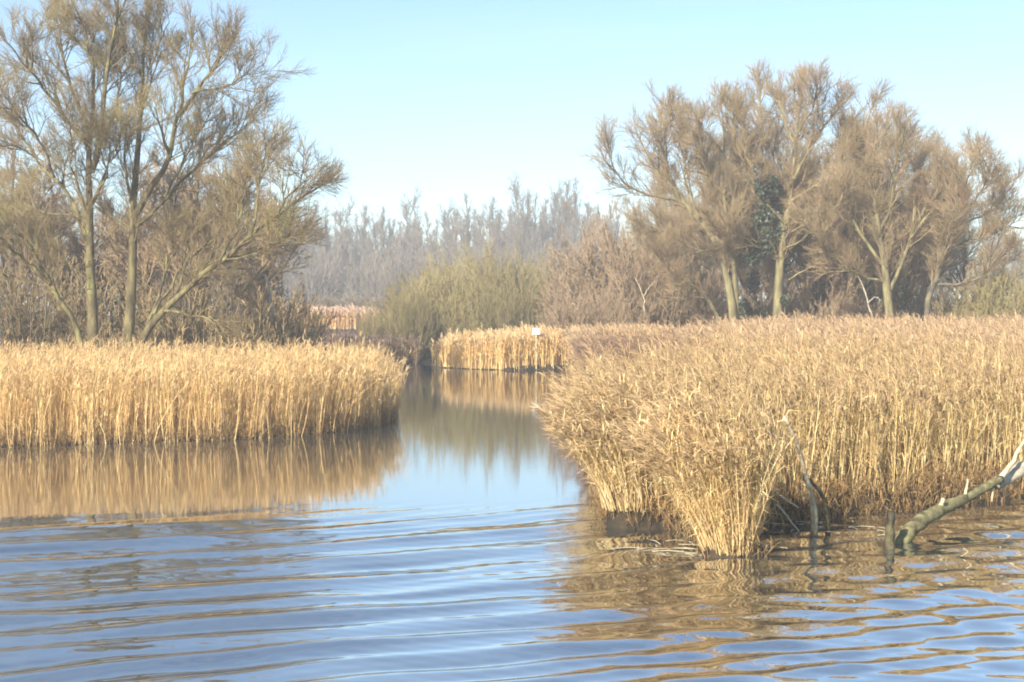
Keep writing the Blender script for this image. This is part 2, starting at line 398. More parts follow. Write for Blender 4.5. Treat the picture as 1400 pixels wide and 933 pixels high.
o = reeds('reed_bed', np.stack([x, y], 1), ground_z(x, y, sd), h, lean, rg, leaves=8, plume=.95, width=.010, plume_w=.015, wind=(-.5, 0), leaf_len=(.2, .40), tint=(1, .98, .90), plume_col=(.41, .285, .155), leaf_w=.0095, bow=1.4)
tag(o, 'windswept tan reed bed hanging over the water beside the fallen log', 'reeds', kind='stuff')

# right bed, receding part
rg = np.random.default_rng(13)
x, y, sd = scatter(1.5, 36, 29, 72, 40, rg, lambda x, y, sd, r: (x < .42 * y + 3) & ((y > 33) | (x < .15 * y)) & (r < np.where(sd < 1.5, 1, 1 - .45 * sstep(38, 70, y))))
h = 1.56 + .16 * fnoise(x, y, 2.0, o=4) + .10 * fnoise(x, y, .7, o=11) + .2 * rg.normal(size=len(x)) + .42 * sstep(46, 66, y) * sstep(.115, .19, x / y)
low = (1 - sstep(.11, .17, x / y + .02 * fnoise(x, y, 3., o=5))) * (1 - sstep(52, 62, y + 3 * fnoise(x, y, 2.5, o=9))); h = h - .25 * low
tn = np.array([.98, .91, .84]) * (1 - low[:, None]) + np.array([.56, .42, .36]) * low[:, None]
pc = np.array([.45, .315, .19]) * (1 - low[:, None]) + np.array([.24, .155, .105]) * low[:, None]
lean = rg.normal(size=(len(x), 2)) * .22 + np.array([-.12, 0]) + shore_out(x, y) * (.3 * np.exp(-sd / .8))[:, None]
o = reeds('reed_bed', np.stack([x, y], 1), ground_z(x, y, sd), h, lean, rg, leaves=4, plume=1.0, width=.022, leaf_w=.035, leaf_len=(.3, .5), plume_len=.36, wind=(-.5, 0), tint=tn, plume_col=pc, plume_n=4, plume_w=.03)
tag(o, 'broad reed field with brownish plumes stretching back to the trees', 'reeds', kind='stuff')

# far bank bed
rg = np.random.default_rng(14)
x, y, sd = scatter(-4.6, 8, 71, 79, 75, rg, lambda x, y, sd, r: (r < np.where(x < -3.4, .6, 1)))
h = 1.46 + .12 * fnoise(x, y, .8) + .18 * rg.normal(size=len(x)) - .5 * sstep(-3.2, -4.4, x)
lean = rg.normal(size=(len(x), 2)) * .12
o = reeds('reed_bed', np.stack([x, y], 1), ground_z(x, y, sd), h, lean, rg, leaves=4, plume=.8, width=.03, leaf_w=.035, plume_len=.3, tint=(1.08, .99, .80), plume_col=(.66, .48, .26), plume_n=3, plume_w=.04)
tag(o, 'bright strip of reeds on the far bank around the white sign', 'reeds', kind='stuff')

# strips seen through the gap on the left
rg = np.random.default_rng(15)
x, y, sd = scatter(-20.5, -12, 121, 134, 30, rg, lambda x, y, sd, r: r < np.exp(-((x + 16.5) / 3.2) ** 4))
o = reeds('reed_bed', np.stack([x, y], 1), ground_z(x, y, sd), 1.45 + .2 * rg.normal(size=len(x)), rg.normal(size=(len(x), 2)) * .12, rg, leaves=3, plume=1, width=.05, leaf_w=.06, plume_len=.4, tint=(1.05, .92, .82), plume_col=(.60, .42, .30), plume_n=3, plume_w=.07)
tag(o, 'pinkish strip of distant reeds left of the green osiers', 'reeds', kind='stuff')
rg = np.random.default_rng(16)
x, y, sd = scatter(-17, -5.5, 80, 96, 26, rg)
o = reeds('sedge_bed', np.stack([x, y], 1), ground_z(x, y, sd), 1.15 + .2 * rg.normal(size=len(x)), rg.normal(size=(len(x), 2)) * .2, rg, leaves=4, plume=1, width=.03, leaf_w=.04, plume_len=.3, tint=(.42, .38, .40), plume_col=(.17, .12, .10), plume_n=3, plume_w=.04)
tag(o, 'dark brown sedge patch behind the golden left reeds', 'sedge', kind='stuff')

# broken stubble along the waterline
rg = np.random.default_rng(17)
x, y, sd = scatter(-15, 14, 17, 46, 230, rg, lambda x, y, sd, r: (sd < .42) & (x < .45 * y), inset=-.08)
o = reeds('reed_stubble', np.stack([x, y], 1), ground_z(x, y, sd) - .03, .22 + .38 * rg.random(len(x)) ** 2, rg.normal(size=(len(x), 2)) * .16 + shore_out(x, y) * .10, rg, leaves=3, plume=0, width=.010, leaf_w=.012, leaf_t=(.3, .9), leaf_len=(.12, .3), tint=(.45, .38, .32))
tag(o, 'dark broken reed stubble along the muddy waterline', 'stubble', kind='stuff')

# clumps standing free of the beds
def clump(name, cx, cy, rx, ry, n_, hh, spread, rg, bias=(0, 0), z_up=0, **kw):
    a = rg.random(n_) * 6.283; rr = np.sqrt(rg.random(n_))
    ox, oy = np.cos(a) * rr * rx, np.sin(a) * rr * ry
    h_ = hh * (1 - .18 * rr + .12 * rg.normal(size=n_))
    ln = np.stack([ox / rx, oy / ry], 1) * spread * (.6 + .8 * rg.random((n_, 1))) + rg.normal(size=(n_, 2)) * .16 + np.array(bias)
    root = empty(name, (cx, cy, 0))
    zz = .02 + .14 * (1 - rr ** 2) + z_up
    reeds('stems', np.stack([ox, oy], 1), zz, h_, ln, rg, parent=root, **kw)
    # peaty tussock it grows from
    u = np.linspace(0, 1, 9); ang = np.linspace(0, 6.283, 29)[:-1]
    U, A = np.meshgrid(u, ang, indexing='ij')
    bump_ = 1 + .12 * np.sin(A * 3 + cx) + .08 * np.sin(A * 7)
    V = np.stack([U * bump_ * np.cos(A) * rx * 1.08, U * bump_ * np.sin(A) * ry * 1.08, .22 * (1 - U ** 3) - .12 * (U > .99) + .02 * np.sin(A * 5 + U * 9)], -1)
    i = np.arange(9 * 28).reshape(9, 28)
    q_ = np.stack([i[:-1], i[1:], np.roll(i[1:], -1, 1), np.roll(i[:-1], -1, 1)], -1).reshape(-1, 4)
    mesh_obj('tussock', V, q_, M_MUD, root)
    return root
c = clump('reed_clump', 2.70, 17.35, .34, .34, 900, 1.62, .62, np.random.default_rng(21), (-.34, .05), width=.010, plume_w=.015, leaves=9, plume=.9, wind=(-.6, 0), bow=1.35, tint=(1.08, 1.05, .96), leaf_t=(.12, .95), plume_col=(.44, .31, .17), leaf_w=.0095)
tag(c, 'pale fan shaped reed clump standing out in the water', 'reed clump')
c = clump('reed_clump', 1.74, 19.85, .46, .42, 800, 1.5, .5, np.random.default_rng(22), (-.33, .0), z_up=.18, width=.010, plume_w=.015, leaves=8, plume=.95, wind=(-.7, 0), bow=1.4, leaf_t=(.15, .95), plume_col=(.41, .285, .155), leaf_w=.013)
tag(c, 'leaning reed clump on the dark peat corner of the right bank', 'reed clump')

# ------------------------------------------------------------------ trees
def limb_arr(limbs, k):
    return np.stack([resample(p, k) for p in limbs])

def tree_from_limbs(name, base, limbs, radii, mats, rg, lv, label, group=None, cat='tree', sides0=9):
    """limbs: list of world polylines; radii: (r0, r1) of each. lv: parameters of the shoots per level"""
    root = empty(name, base); off = np.array(base)
    k = 12
    L0 = limb_arr(limbs, k) - off
    L0[:, 1:-1] += rg.normal(size=L0[:, 1:-1].shape) * lv.get('jit', .04)
    r0 = np.stack([np.linspace(a, b_, k) for a, b_ in radii]) * lv.get('rs', .78)
    mp_, mr_ = children(L0, r0, lv.get('n0', 3), (*lv.get('len0', (.15, .34)), 1), (18, 45), k, .06, .014, rg, t0=.3, up=.35, wob=.07, lenpow=.3, tmax=.92)
    zz = mp_[:, 0, 2] > lv.get('zmin', 2.0) + .5; L0 = np.concatenate([L0, mp_[zz]]); r0 = np.concatenate([r0, mr_[zz]])
    tr = [tubes(L0, r0, sides0)]
    lens = np.linalg.norm(np.diff(L0, axis=1), axis=2).sum(1)
    l1p, l1r = [], []
    for i in range(len(L0)):
        mcount = max(3, int(lens[i] * lv['n1']))
        a, b_ = children(L0[i:i + 1], r0[i:i + 1], mcount, lv['len1'], lv.get('ang1', (25, 60)), 6, lv['r1'][0], lv['r1'][1], rg, t0=lv.get('t0', .3), up=lv.get('up', .5), wob=.15, lenpow=lv.get('lp', .35))
        l1p.append(a); l1r.append(b_)
    l1p, l1r = np.concatenate(l1p), np.concatenate(l1r)
    z = l1p[:, 0, 2] > lv.get('zmin', 2.0); l1p, l1r = l1p[z], l1r[z]
    l2p, l2r = children(l1p, l1r, lv['n2'], lv['len2'], (15, 45), 5, lv['r2'][0], lv['r2'][1], rg, t0=.2, up=.25, wob=.17)
    l3p, l3r = children(l2p, l2r, lv['n3'], lv['len3'], (12, 38), 3, lv['r3'][0], lv['r3'][1], rg, t0=.25, up=.15, wob=.16)
    mesh_obj('trunk', *join(tr), mats[0], root)
    cr = [tubes(l1p, l1r, 4), tubes(l2p, l2r, 3), tubes(l3p, l3r, 3)]
    mesh_obj('crown', *join(cr), mats[1], root)
    tag(root, label, cat, group)
    return root

def px_limbs(spec, d0, rg, spread=3.0, sq=1.0):
    """spec: (list of (px,py), r0, r1). Depth swings away from the trunk as a limb climbs."""
    limbs, radii = [], []
    for s in spec:
        pts, a, b_ = s[:3]
        e0, e1 = (s[3] if len(s) > 3 else (0, rg.uniform(-1, 1) * spread))
        n_ = len(pts)
        limbs.append(np.array([P(px, YH - (YH - py) * sq, d0 + e0 + (e1 - e0) * (i / (n_ - 1)) ** 1.3) for i, (px, py) in enumerate(pts)]))
        radii.append((a, b_))
    return limbs, radii

HERO = dict(ang1=(18, 55), rs=.66, up=.3, n1=3.2, len1=(1.0, 2.4, 0), r1=(.022, .007), n2=8, len2=(.5, 1.4, 0), r2=(.009, .005), n3=7, len3=(.3, .85, 0), r3=(.0048, .003), zmin=2.2, lp=.62)
rg = np.random.default_rng(31)
specA = [([(127, 505), (125, 440), (122, 330), (125, 280), (123, 240), (125, 200), (121, 185), (123, 160), (128, 125), (133, 95), (135, 60), (125, 25)], .30, .03, (0, .5)),
         ([(125, 235), (135, 200), (142, 150), (145, 105), (152, 60), (162, 35), (165, 0), (160, -25)], .17, .03, (.1, -1)),
         ([(138, 185), (157, 163), (160, 130), (168, 100), (172, 60)], .08, .02),
         ([(121, 200), (95, 168), (80, 150), (60, 120), (45, 105), (30, 85), (12, 60)], .12, .02),
         ([(121, 185), (112, 160), (105, 135), (92, 105), (85, 70), (82, 40), (70, 8)], .11, .02),
         ([(134, 95), (125, 73), (108, 62), (96, 48)], .06, .02),
         ([(122, 330), (105, 285), (90, 260), (70, 240), (45, 215), (25, 185), (3, 140)], .13, .02),
         ([(74, 243), (62, 205), (45, 180), (20, 155), (0, 118)], .08, .02),
         ([(122, 300), (100, 240), (98, 195), (94, 160)], .06, .015),
         ([(118, 500), (105, 447), (85, 415), (68, 388), (55, 355), (40, 335), (10, 300), (-25, 275)], .17, .03, (0, -1.5)),
         ([(68, 388), (48, 370), (28, 352), (8, 330), (-15, 322)], .12, .03, (-.6, -1.6)),
         ([(130, 270), (150, 235), (160, 200), (168, 175)], .06, .015),
         ([(124, 300), (60, 290), (20, 270), (-10, 240)], .07, .015, (0, 2)),
         ]
D_HERO = 46.0
limbs, radii = px_limbs(specA, D_HERO, rg)
bx = P(127, 505, D_HERO)
tree_from_limbs('willow_tree', (bx[0], bx[1], .2), limbs, radii, (M_MOSSBARK, M_TWIG_OLIVE), rg, HERO, 'tall bare willow with a straight mossy trunk forking high, left of its neighbour')
specB = [([(172, 510), (178, 440), (182, 400), (180, 350), (185, 300), (183, 240), (192, 180), (190, 150), (187, 110), (195, 90), (205, 65), (208, 30), (200, -5)], .30, .03, (0, .6)),
         ([(190, 145), (203, 105), (215, 60), (232, 30)], .07, .02),
         ([(183, 300), (192, 275), (215, 245), (235, 215), (240, 185), (245, 150), (255, 120), (258, 80), (262, 40)], .19, .02, (0, -1)),
         ([(243, 160), (265, 125), (285, 105), (300, 90), (308, 68), (322, 52)], .10, .02, (-.7, -1.5)),
         ([(262, 128), (290, 123), (320, 115), (348, 98)], .06, .015, (-.8, -2)),
         ([(186, 310), (240, 260), (265, 225), (295, 210), (325, 180), (352, 158)], .11, .02, (0, 2)),
         ([(225, 270), (255, 215), (272, 180), (290, 150)], .07, .02),
         ([(175, 505), (200, 445), (228, 420), (240, 405), (265, 380), (310, 355), (340, 325), (365, 305), (400, 275), (415, 268), (432, 258), (444, 252)], .22, .03, (0, -2.5)),
         ([(342, 325), (350, 285), (352, 250), (360, 215), (378, 192)], .08, .02, (-1.5, -1)),
         ([(372, 300), (390, 272), (412, 250), (428, 240)], .06, .015, (-1.8, -3)),
         ([(300, 358), (330, 300), (332, 260), (335, 220)], .07, .02, (-1.2, 1)),
         ([(240, 405), (260, 350), (270, 310), (300, 265), (320, 250)], .09, .02),
         ([(200, 445), (225, 380), (240, 330), (235, 290), (245, 250)], .09, .02, (0, 1.5)),
         ([(210, 430), (240, 375), (290, 330), (310, 300), (315, 270)], .08, .02, (0, 2.5)),
         ([(225, 425), (270, 430), (310, 445), (345, 460)], .08, .02, (-.5, -2)),
         ([(310, 355), (350, 350), (380, 330), (400, 325)], .05, .015, (-1.2, -2)),
         ]
limbs, radii = px_limbs(specB, D_HERO + .6, rg)
bx = P(172, 510, D_HERO + .6)
tree_from_limbs('willow_tree', (bx[0], bx[1], .2), limbs, radii, (M_MOSSBARK, M_TWIG_OLIVE), rg, HERO, 'bare willow with one long limb sweeping low out to the right')

FARL = dict(ang1=(15, 45), rs=.70, n1=3.4, len1=(1.2, 2.7, 0), r1=(.028, .011), n2=8, len2=(.7, 1.5, 0), r2=(.0115, .006), n3=6, up=.3, len3=(.4, 1.1, 0), r3=(.0068, .004), zmin=2.2, t0=.2, lp=.62)
rg = np.random.default_rng(41)
D_R = 74.0
specE = [([(1003, 450), (1000, 420), (997, 375), (985, 335), (972, 310), (955, 290), (930, 265), (905, 240), (882, 200), (868, 160)], .33, .03, (0, 1)),
         ([(1006, 450), (1007, 400), (1008, 360), (995, 310), (985, 250), (992, 190), (985, 120)], .28, .03, (.3, -.5)),
         ([(930, 268), (912, 220), (905, 180), (918, 132)], .12, .03, (.5, -2)),
         ([(955, 292), (935, 230), (940, 180), (930, 145)], .11, .03),
         ([(925, 265), (885, 260), (855, 245), (835, 220), (832, 185)], .11, .03, (.5, -1.5)),
         ([(995, 310), (1015, 260), (1025, 200), (1015, 140)], .12, .03),
         ([(985, 440), (965, 405), (940, 385), (915, 370), (890, 330)], .16, .03, (0, -3)),
         ([(985, 335), (950, 340), (910, 310), (870, 300)], .09, .03, (0, -2.5)),
         ([(990, 280), (965, 230), (960, 190), (955, 150)], .1, .03)]
limbs, radii = px_limbs(specE, D_R, rg, 4, .95); bx = P(1003, 450, D_R)
tree_from_limbs('willow_tree', (bx[0], bx[1], .3), limbs + [np.array([[bx[0], bx[1], .3], limbs[0][0]])], radii + [(.36, .33)], (M_PALEBARK, M_TWIG_TAN), rg, FARL, 'bare willow with twin pale trunks and crown fanning out to the left')
specF = [([(1062, 450), (1064, 400), (1067, 350), (1072, 310), (1080, 265), (1087, 225), (1088, 190), (1092, 150), (1096, 98)], .40, .03, (0, .5)),
         ([(1072, 310), (1055, 270), (1046, 220), (1042, 170), (1040, 130), (1036, 98)], .17, .03),
         ([(1085, 235), (1110, 190), (1130, 155), (1150, 122)], .15, .03),
         ([(1074, 300), (1040, 265), (1018, 215), (1002, 165), (998, 120)], .13, .03),
         ([(1080, 268), (1118, 245), (1145, 205), (1162, 170)], .13, .03),
         ([(1088, 190), (1070, 150), (1065, 110)], .1, .03),
         ([(1090, 170), (1112, 135), (1118, 100)], .09, .03),
         ([(1068, 340), (1100, 320), (1135, 290), (1160, 250)], .1, .03, (0, -3)),
         ([(1068, 350), (1035, 330), (1000, 315), (965, 300)], .09, .03, (0, -3))]
limbs, radii = px_limbs(specF, D_R, rg, 4, .95); bx = P(1062, 450, D_R)
TF = tree_from_limbs('willow_tree', (bx[0], bx[1], .3), limbs + [np.array([[bx[0], bx[1], .3], limbs[0][0]])], radii + [(.44, .40)], (M_PALEBARK, M_TWIG_TAN), rg, FARL, 'tallest bare willow on the right with ivy climbing its trunk')
specG = [([(1217, 455), (1216, 410), (1208, 360), (1202, 310), (1192, 245), (1196, 185), (1200, 165)], .36, .03, (0, -.5)),
         ([(1217, 395), (1238, 350), (1250, 300), (1254, 240), (1262, 195)], .16, .03),
         ([(1208, 360), (1175, 315), (1152, 265), (1146, 205), (1160, 175)], .15, .03),
         ([(1203, 310), (1222, 260), (1225, 205), (1235, 170)], .12, .03),
         ([(1212, 385), (1165, 370), (1130, 340), (1105, 300)], .11, .03, (0, -3)),
         ([(1195, 260), (1175, 215), (1180, 180)], .1, .03),
         ([(1245, 320), (1275, 280), (1285, 235), (1280, 205)], .1, .03)]
limbs, radii = px_limbs(specG, D_R - 1, rg, 4, .95); bx = P(1217, 455, D_R - 1)
tree_from_limbs('willow_tree', (bx[0], bx[1], .3), limbs + [np.array([[bx[0], bx[1], .3], limbs[0][0]])], radii + [(.40, .36)], (M_PALEBARK, M_TWIG_TAN), rg, FARL, 'rounded bare willow with a short pale trunk above the dark arched bough')
specH = [([(1264, 455), (1272, 395), (1288, 355), (1302, 325), (1310, 290), (1312, 255), (1302, 215)], .25, .03, (0, -1)),
         ([(1311, 285), (1335, 265), (1350, 235), (1352, 220)], .10, .03),
         ([(1312, 300), (1345, 290), (1370, 270), (1376, 245)], .09, .03),
         ([(1275, 388), (1318, 386), (1345, 376), (1362, 350), (1380, 330)], .11, .03, (0, -1)),
         ([(1300, 330), (1340, 325), (1372, 308), (1390, 290)], .09, .03),
         ([(1311, 260), (1328, 225), (1325, 205)], .08, .03)]
limbs, radii = px_limbs(specH, D_R - 2, rg, 3, .95); bx = P(1264, 455, D_R - 2)
FARH = dict(FARL, n1=3.4, len1=(.9, 2.2, 0))
tree_from_limbs('willow_tree', (bx[0], bx[1], .3), limbs + [np.array([[bx[0], bx[1], .3], limbs[0][0]])], radii + [(.28, .25)], (M_DARKBARK, M_TWIG_TAN), rg, FARH, 'slender bare willow leaning right at the right end of the group')

# ivy on the tallest willow: leaf sized faces hugging trunk and boughs
def leaf_mass(centers, radii_, n_per, size, rg):
    P_, S = [], []
    for c_, r_, n_ in zip(centers, radii_, n_per):
        v = rg.normal(size=(n_, 3)); v = norm(v) * (rg.random((n_, 1)) ** .4)
        P_.append(np.array(c_) + v * np.array(r_))
    p = np.concatenate(P_); n_ = len(p)
    a = norm(rg.normal(size=(n_, 3))); b_ = norm(np.cross(a, rg.normal(size=(n_, 3))))
    s = size * (.6 + .8 * rg.random((n_, 1)))
    V = np.stack([p - a * s, p + b_ * s * .7, p + a * s, p - b_ * s * .7], 1).reshape(-1, 3)
    return V, np.arange(n_ * 4).reshape(-1, 4)
off = np.array(TF.location)
def ivy_at(lst, d):
    cs = [P(a, b_, d + e) - off for a, b_, e, rx, rz, n_ in lst]
    return cs, [(rx * d / F, rx * d / F, rz * d / F) for a, b_, e, rx, rz, n_ in lst], [n_ for *_, n_ in lst]
rg = np.random.default_rng(51)
iv = ivy_at([(1050, 256, -.6, 19, 17, 800), (1044, 300, -.3, 12, 24, 450), (1046, 330, -.3, 14, 22, 500), (1062, 300, .2, 8, 50, 500), (1028, 345, 0, 16, 20, 450), (1072, 335, .4, 8, 40, 350)], D_R)
mesh_obj('ivy', *leaf_mass(*iv, .11, rg), M_IVY, TF, smooth=False)

def bush_mesh(name, rg, h, spread, stems, mats, thick=.03, twig=.011, n1=6, n2=6, n3=0, upright=.5, base=.6):
    root = empty(name, (0, 0, 0))
    k = 7
    a = rg.random(stems) * 6.283; rr = np.sqrt(rg.random(stems))
    p = np.stack([np.cos(a) * rr * base, np.sin(a) * rr * base, 0 * a], 1)
    hh = h * (.55 + .45 * rg.random(stems)) * (1 - .28 * rr)
    d = norm(np.stack([np.cos(a) * rr * spread / h, np.sin(a) * rr * spread / h, 0 * a + 1], 1) + rg.normal(size=(stems, 3)) * .1)
    out_ = np.empty((stems, k, 3)); out_[:, 0] = p
    for j in range(1, k):
        d = norm(d + np.array([0, 0, upright / k]) + rg.normal(size=(stems, 3)) * .06)
        out_[:, j] = out_[:, j - 1] + d * (hh / (k - 1))[:, None]
    r0 = np.linspace(1, .35, k)[None] * thick * (.6 + .8 * rg.random((stems, 1)))
    l1 = children(out_, r0, n1, (.28, .5, 1), (18, 50), 4, thick * .45, twig, rg, t0=.12, up=.4, wob=.06, lenpow=.45)
    l2 = children(*l1, n2, (.3, .55, 1), (18, 50), 3, twig * 1.2, twig * .7, rg, t0=.15, up=.3, wob=.06)
    tw = [tubes(*l1, 3), tubes(*l2, 3)]
    if n3:
        l3 = children(*l2, n3, (.4, .7, 1), (18, 50), 3, twig, twig * .6, rg, t0=.15, up=.3); tw.append(tubes(*l3, 3))
    mesh_obj('branches', *tubes(out_, r0, 5), mats[0], root)
    mesh_obj('twigs', *join(tw), mats[1], root)
    return root

def broad_tree(name, rg, h, mats, nl=7, sp=.42, lv=None, trunk_h=.25, r=.22):
    limbs, radii = [], []
    limbs.append(np.array([[0, 0, 0], [rg.normal() * .1, rg.normal() * .1, h * .3], [rg.normal() * .3, rg.normal() * .3, h * .65], [rg.normal() * .4, rg.normal() * .4, h * .98]])); radii.append((r, .03))
    for i in range(nl):
        a = i * 2.4 + rg.random(); z0 = h * (trunk_h + .35 * rg.random()); e = h * (.5 + .42 * rg.random())
        rad_ = h * sp * (.5 + .6 * rg.random()) * (1 - .35 * (e / h - .5) * 2)
        u = np.array([math.cos(a), math.sin(a), 0])
        limbs.append(np.array([[0, 0, z0], u * rad_ * .35 + [0, 0, z0 + (e - z0) * .3], u * rad_ * .75 + [0, 0, z0 + (e - z0) * .65], u * rad_ + [0, 0, e]])); radii.append((r * .45, .02))
    return tree_from_limbs(name, (0, 0, 0), limbs, radii, mats, rg, lv, None)

def copy_tree(src):
    c_ = src.copy(); COL.objects.link(c_)
    for ch in src.children:
        d_ = ch.copy(); COL.objects.link(d_); d_.parent = c_
    return c_

class Kind:
    """one built prototype per variant; the first use moves it, the next ones copy it"""
    def __init__(s, protos): s.p = protos; s.used = [False] * len(protos); s.i = 0
    def put(s, x, y, sc, rot, label, cat, group=None, z=None, v=None):
        v = s.i % len(s.p) if v is None else v; s.i += 1
        o_ = s.p[v] if not s.used[v] else copy_tree(s.p[v]); s.used[v] = True
        if z is None: z = float(ground_z(np.array([x]), np.array([y]))[0]) - .05
        o_.location = (x, y, z); o_.rotation_euler = (0, 0, rot); o_.scale = sc if hasattr(sc, '__len__') else (sc, sc, sc)
        tag(o_, label, cat, group); return o_

def at_px(px, d): return (px - 700) / F * d

# russet trees and shrubs behind the two left willows
rg = np.random.default_rng(61)
FILL = dict(n0=1, n1=2.2, len1=(.9, 2.2, 0), r1=(.03, .012), n2=8, len2=(.6, 1.2, 0), r2=(.014, .008), n3=7, len3=(.3, .65, 0), r3=(.010, .007), zmin=.6, up=.7, t0=.15)
alder = Kind([broad_tree('alder_tree', np.random.default_rng(70 + i), 9.0, (M_DARKBARK, M_TWIG_RED), lv=FILL, trunk_h=.08, sp=.40, nl=9) for i in range(2)])
for px, top, d, lab in ((268, 170, 58, 'russet twiggy alder between the right hand willow limbs'), (15, 205, 60, 'russet bare alder at the left edge behind the leaning limb'),
                        (90, 215, 64, 'bare alder filling the gap behind the straight forked willow'), (338, 250, 66, 'low russet alder beneath the tip of the sweeping limb'), (195, 230, 66, 'thin bare alder seen between the two willow trunks')):
    hgt = CAM_H + (YH - top) / F * d
    alder.put(at_px(px, d), d, (hgt / 9.0 * 1.0, hgt / 9.0, hgt / 9.0), rg.random() * 6.28, lab, 'tree', 'alders behind the left willows')

thorn = Kind([bush_mesh('thorn_shrub', np.random.default_rng(80 + i), 3.2, 3.4, 46, (M_DARKBARK, M_TWIG_THORN), thick=.032, twig=.011, n1=7, n2=6, n3=3, base=.8) for i in range(2)])
for px, top, d, lab in ((300, 385, 49, 'tangled dark thorn shrub behind the reeds under the sweeping limb'), (255, 400, 50.5, 'dark thorn shrub close to the foot of the right hand willow'), (352, 395, 52, 'grey thorn shrub at the right end of the willow thicket'),
                        (45, 370, 52, 'grey thorn shrub at the left edge behind the reeds'), (150, 390, 53, 'thorn shrub between the feet of the two willows'), (95, 345, 56, 'tall grey thorn shrub behind the straight willow trunk'),
                        (392, 405, 60, 'low thorn shrub at the left end of the pinkish reed strip'), (372, 385, 58, 'thorn shrub right of the pale tree stub'), (215, 365, 56, 'tall thorn shrub seen behind the sweeping limb')):
    hgt = CAM_H + (YH - top) / F * d - .3
    thorn.put(at_px(px, d), d, (hgt / 3.2 * .95, hgt / 3.2, hgt / 2.6), rg.random() * 6.28, lab, 'shrub', 'thorn shrubs behind the left reeds')

# green osiers in the middle
osier = Kind([bush_mesh('osier_bush', np.random.default_rng(90 + i), 5.5, 3.6, 90, (M_TWIG_OSIER, M_TWIG_OSIER), thick=.028, twig=.011, n1=9, n2=8, n3=2, upright=.7, base=1.5) for i in range(2)])
for px, top, d, wx_, lab in ((512, 428, 86, .8, 'lowest green osier at the left end of its row'), (548, 395, 90, .95, 'green osier leaning over the creek end'), (590, 372, 92, 1, 'olive osier left of the tallest one'),
                            (632, 358, 95, 1, 'broad olive osier rising behind the gap in the reeds'), (672, 350, 92, 1.05, 'tallest green osier in the middle of the thicket'), (715, 362, 94, 1, 'olive osier right of the tallest one'), (752, 375, 98, 1, 'osier at the right end of the green thicket'), (603, 368, 88, .95, 'front osier left of the bright far reeds'), (560, 400, 85, .8, 'small osier hanging over the end of the creek'), (650, 385, 86, .9, 'front osier just behind the bright far reeds'), (700, 395, 85, .9, 'low osier behind the white sign')):
    hgt = CAM_H + (YH - top) / F * d - .3
    osier.put(at_px(px, d), d, (hgt / 5.5 * wx_, hgt / 5.5 * wx_, hgt / 4.7), rg.random() * 6.28, lab, 'bush', 'green osiers across the creek')

# russet shrubs below and left of the right hand willows
russet = Kind([bush_mesh('russet_shrub', np.random.default_rng(100 + i), 5.0, 3.4, 70, (M_DARKBARK, M_TWIG_RED), thick=.03, twig=.011, n1=8, n2=8, n3=4, base=1.0) for i in range(3)])
for px, top, d, lab in ((805, 345, 88, 'russet shrub beside the green osiers'), (822, 300, 90, 'tall russet shrub left of the willow group'), (858, 290, 86, 'tall russet shrub under the left fan of branches'), (895, 320, 80, 'russet shrub before the twin pale trunks'),
                        (930, 335, 84, 'russet shrub close to the left of the twin trunks'), (775, 415, 78, 'low russet shrub right of the white sign'), (800, 385, 77, 'low russet shrub above the creek corner'), (842, 395, 76, 'low russet shrub at the reed field edge'),
                        (960, 380, 79, 'russet shrub at the foot of the twin trunks'), (1110, 345, 82, 'russet shrub right of the ivy clad willow'), (1150, 330, 84, 'russet shrub left of the rounded willow'), (1130, 395, 78, 'low russet shrub between two willows'), (1180, 400, 78, 'low russet shrub beside the broken pale bough'),
                        (1300, 400, 80, 'low shrub behind the leaning slender willow'), (1040, 385, 80, 'russet shrub behind the ivy clad trunk'), (1250, 365, 84, 'russet shrub behind the rounded willow')):
    hgt = CAM_H + (YH - top) / F * d - .3
    russet.put(at_px(px, d), d, (hgt / 5.0 * .9, hgt / 5.0, hgt / 4.7), rg.random() * 6.28, lab, 'shrub', 'russet shrubs around the right willows')
for px, top, d, lab in ((1345, 395, 74, 'yellowish shrub at the right end of the reed field'), (1392, 388, 72, 'yellowish shrub at the right edge of the view')):
    hgt = CAM_H + (YH - top) / F * d - .3
    osier.put(at_px(px, d), d, (hgt / 5.5 * 1.2, hgt / 5.5 * 1.2, hgt / 4.2), rg.random() * 6.28, lab, 'bush')
# fill trees behind the right group
alder2 = Kind([broad_tree('alder_tree', np.random.default_rng(110 + i), 12.0, (M_DARKBARK, M_TWIG_TAN), lv=dict(FARL, n0=2, n1=1.9, n3=7, zmin=.6), trunk_h=.1, sp=.36, nl=9) for i in range(2)])
for px, top, d, lab in ((1000, 205, 84, 'brown bare tree behind the twin pale trunks'), (1140, 175, 86, 'brown bare tree between the ivy clad and rounded willows'), (1215, 245, 86, 'brown bare tree behind the rounded willow'), (900, 270, 92, 'brown bare tree behind the left fan of branches'), (1320, 250, 88, 'low brown tree behind the slender leaning willow'), (1165, 140, 82, 'brown bare tree filling the crown between the ivy clad and rounded willows'), (1108, 150, 84, 'brown bare tree close behind the ivy clad trunk'), (1030, 150, 84, 'brown bare tree between the twin trunks and the ivy clad willow'), (1232, 190, 82, 'brown bare tree at the right shoulder of the rounded willow'), (948, 195, 88, 'brown bare tree left of the twin pale trunks'), (1070, 190, 90, 'brown bare tree behind the ivy clad willow'), (1185, 185, 90, 'brown bare tree left of the rounded willow crown'), (1262, 215, 84, 'brown bare tree between the rounded and the slender willow')):
    hgt = CAM_H + (YH - top) / F * d
    alder2.put(at_px(px, d), d, hgt / 12.0, rg.random() * 6.28, lab, 'tree', 'brown trees behind the right willows')

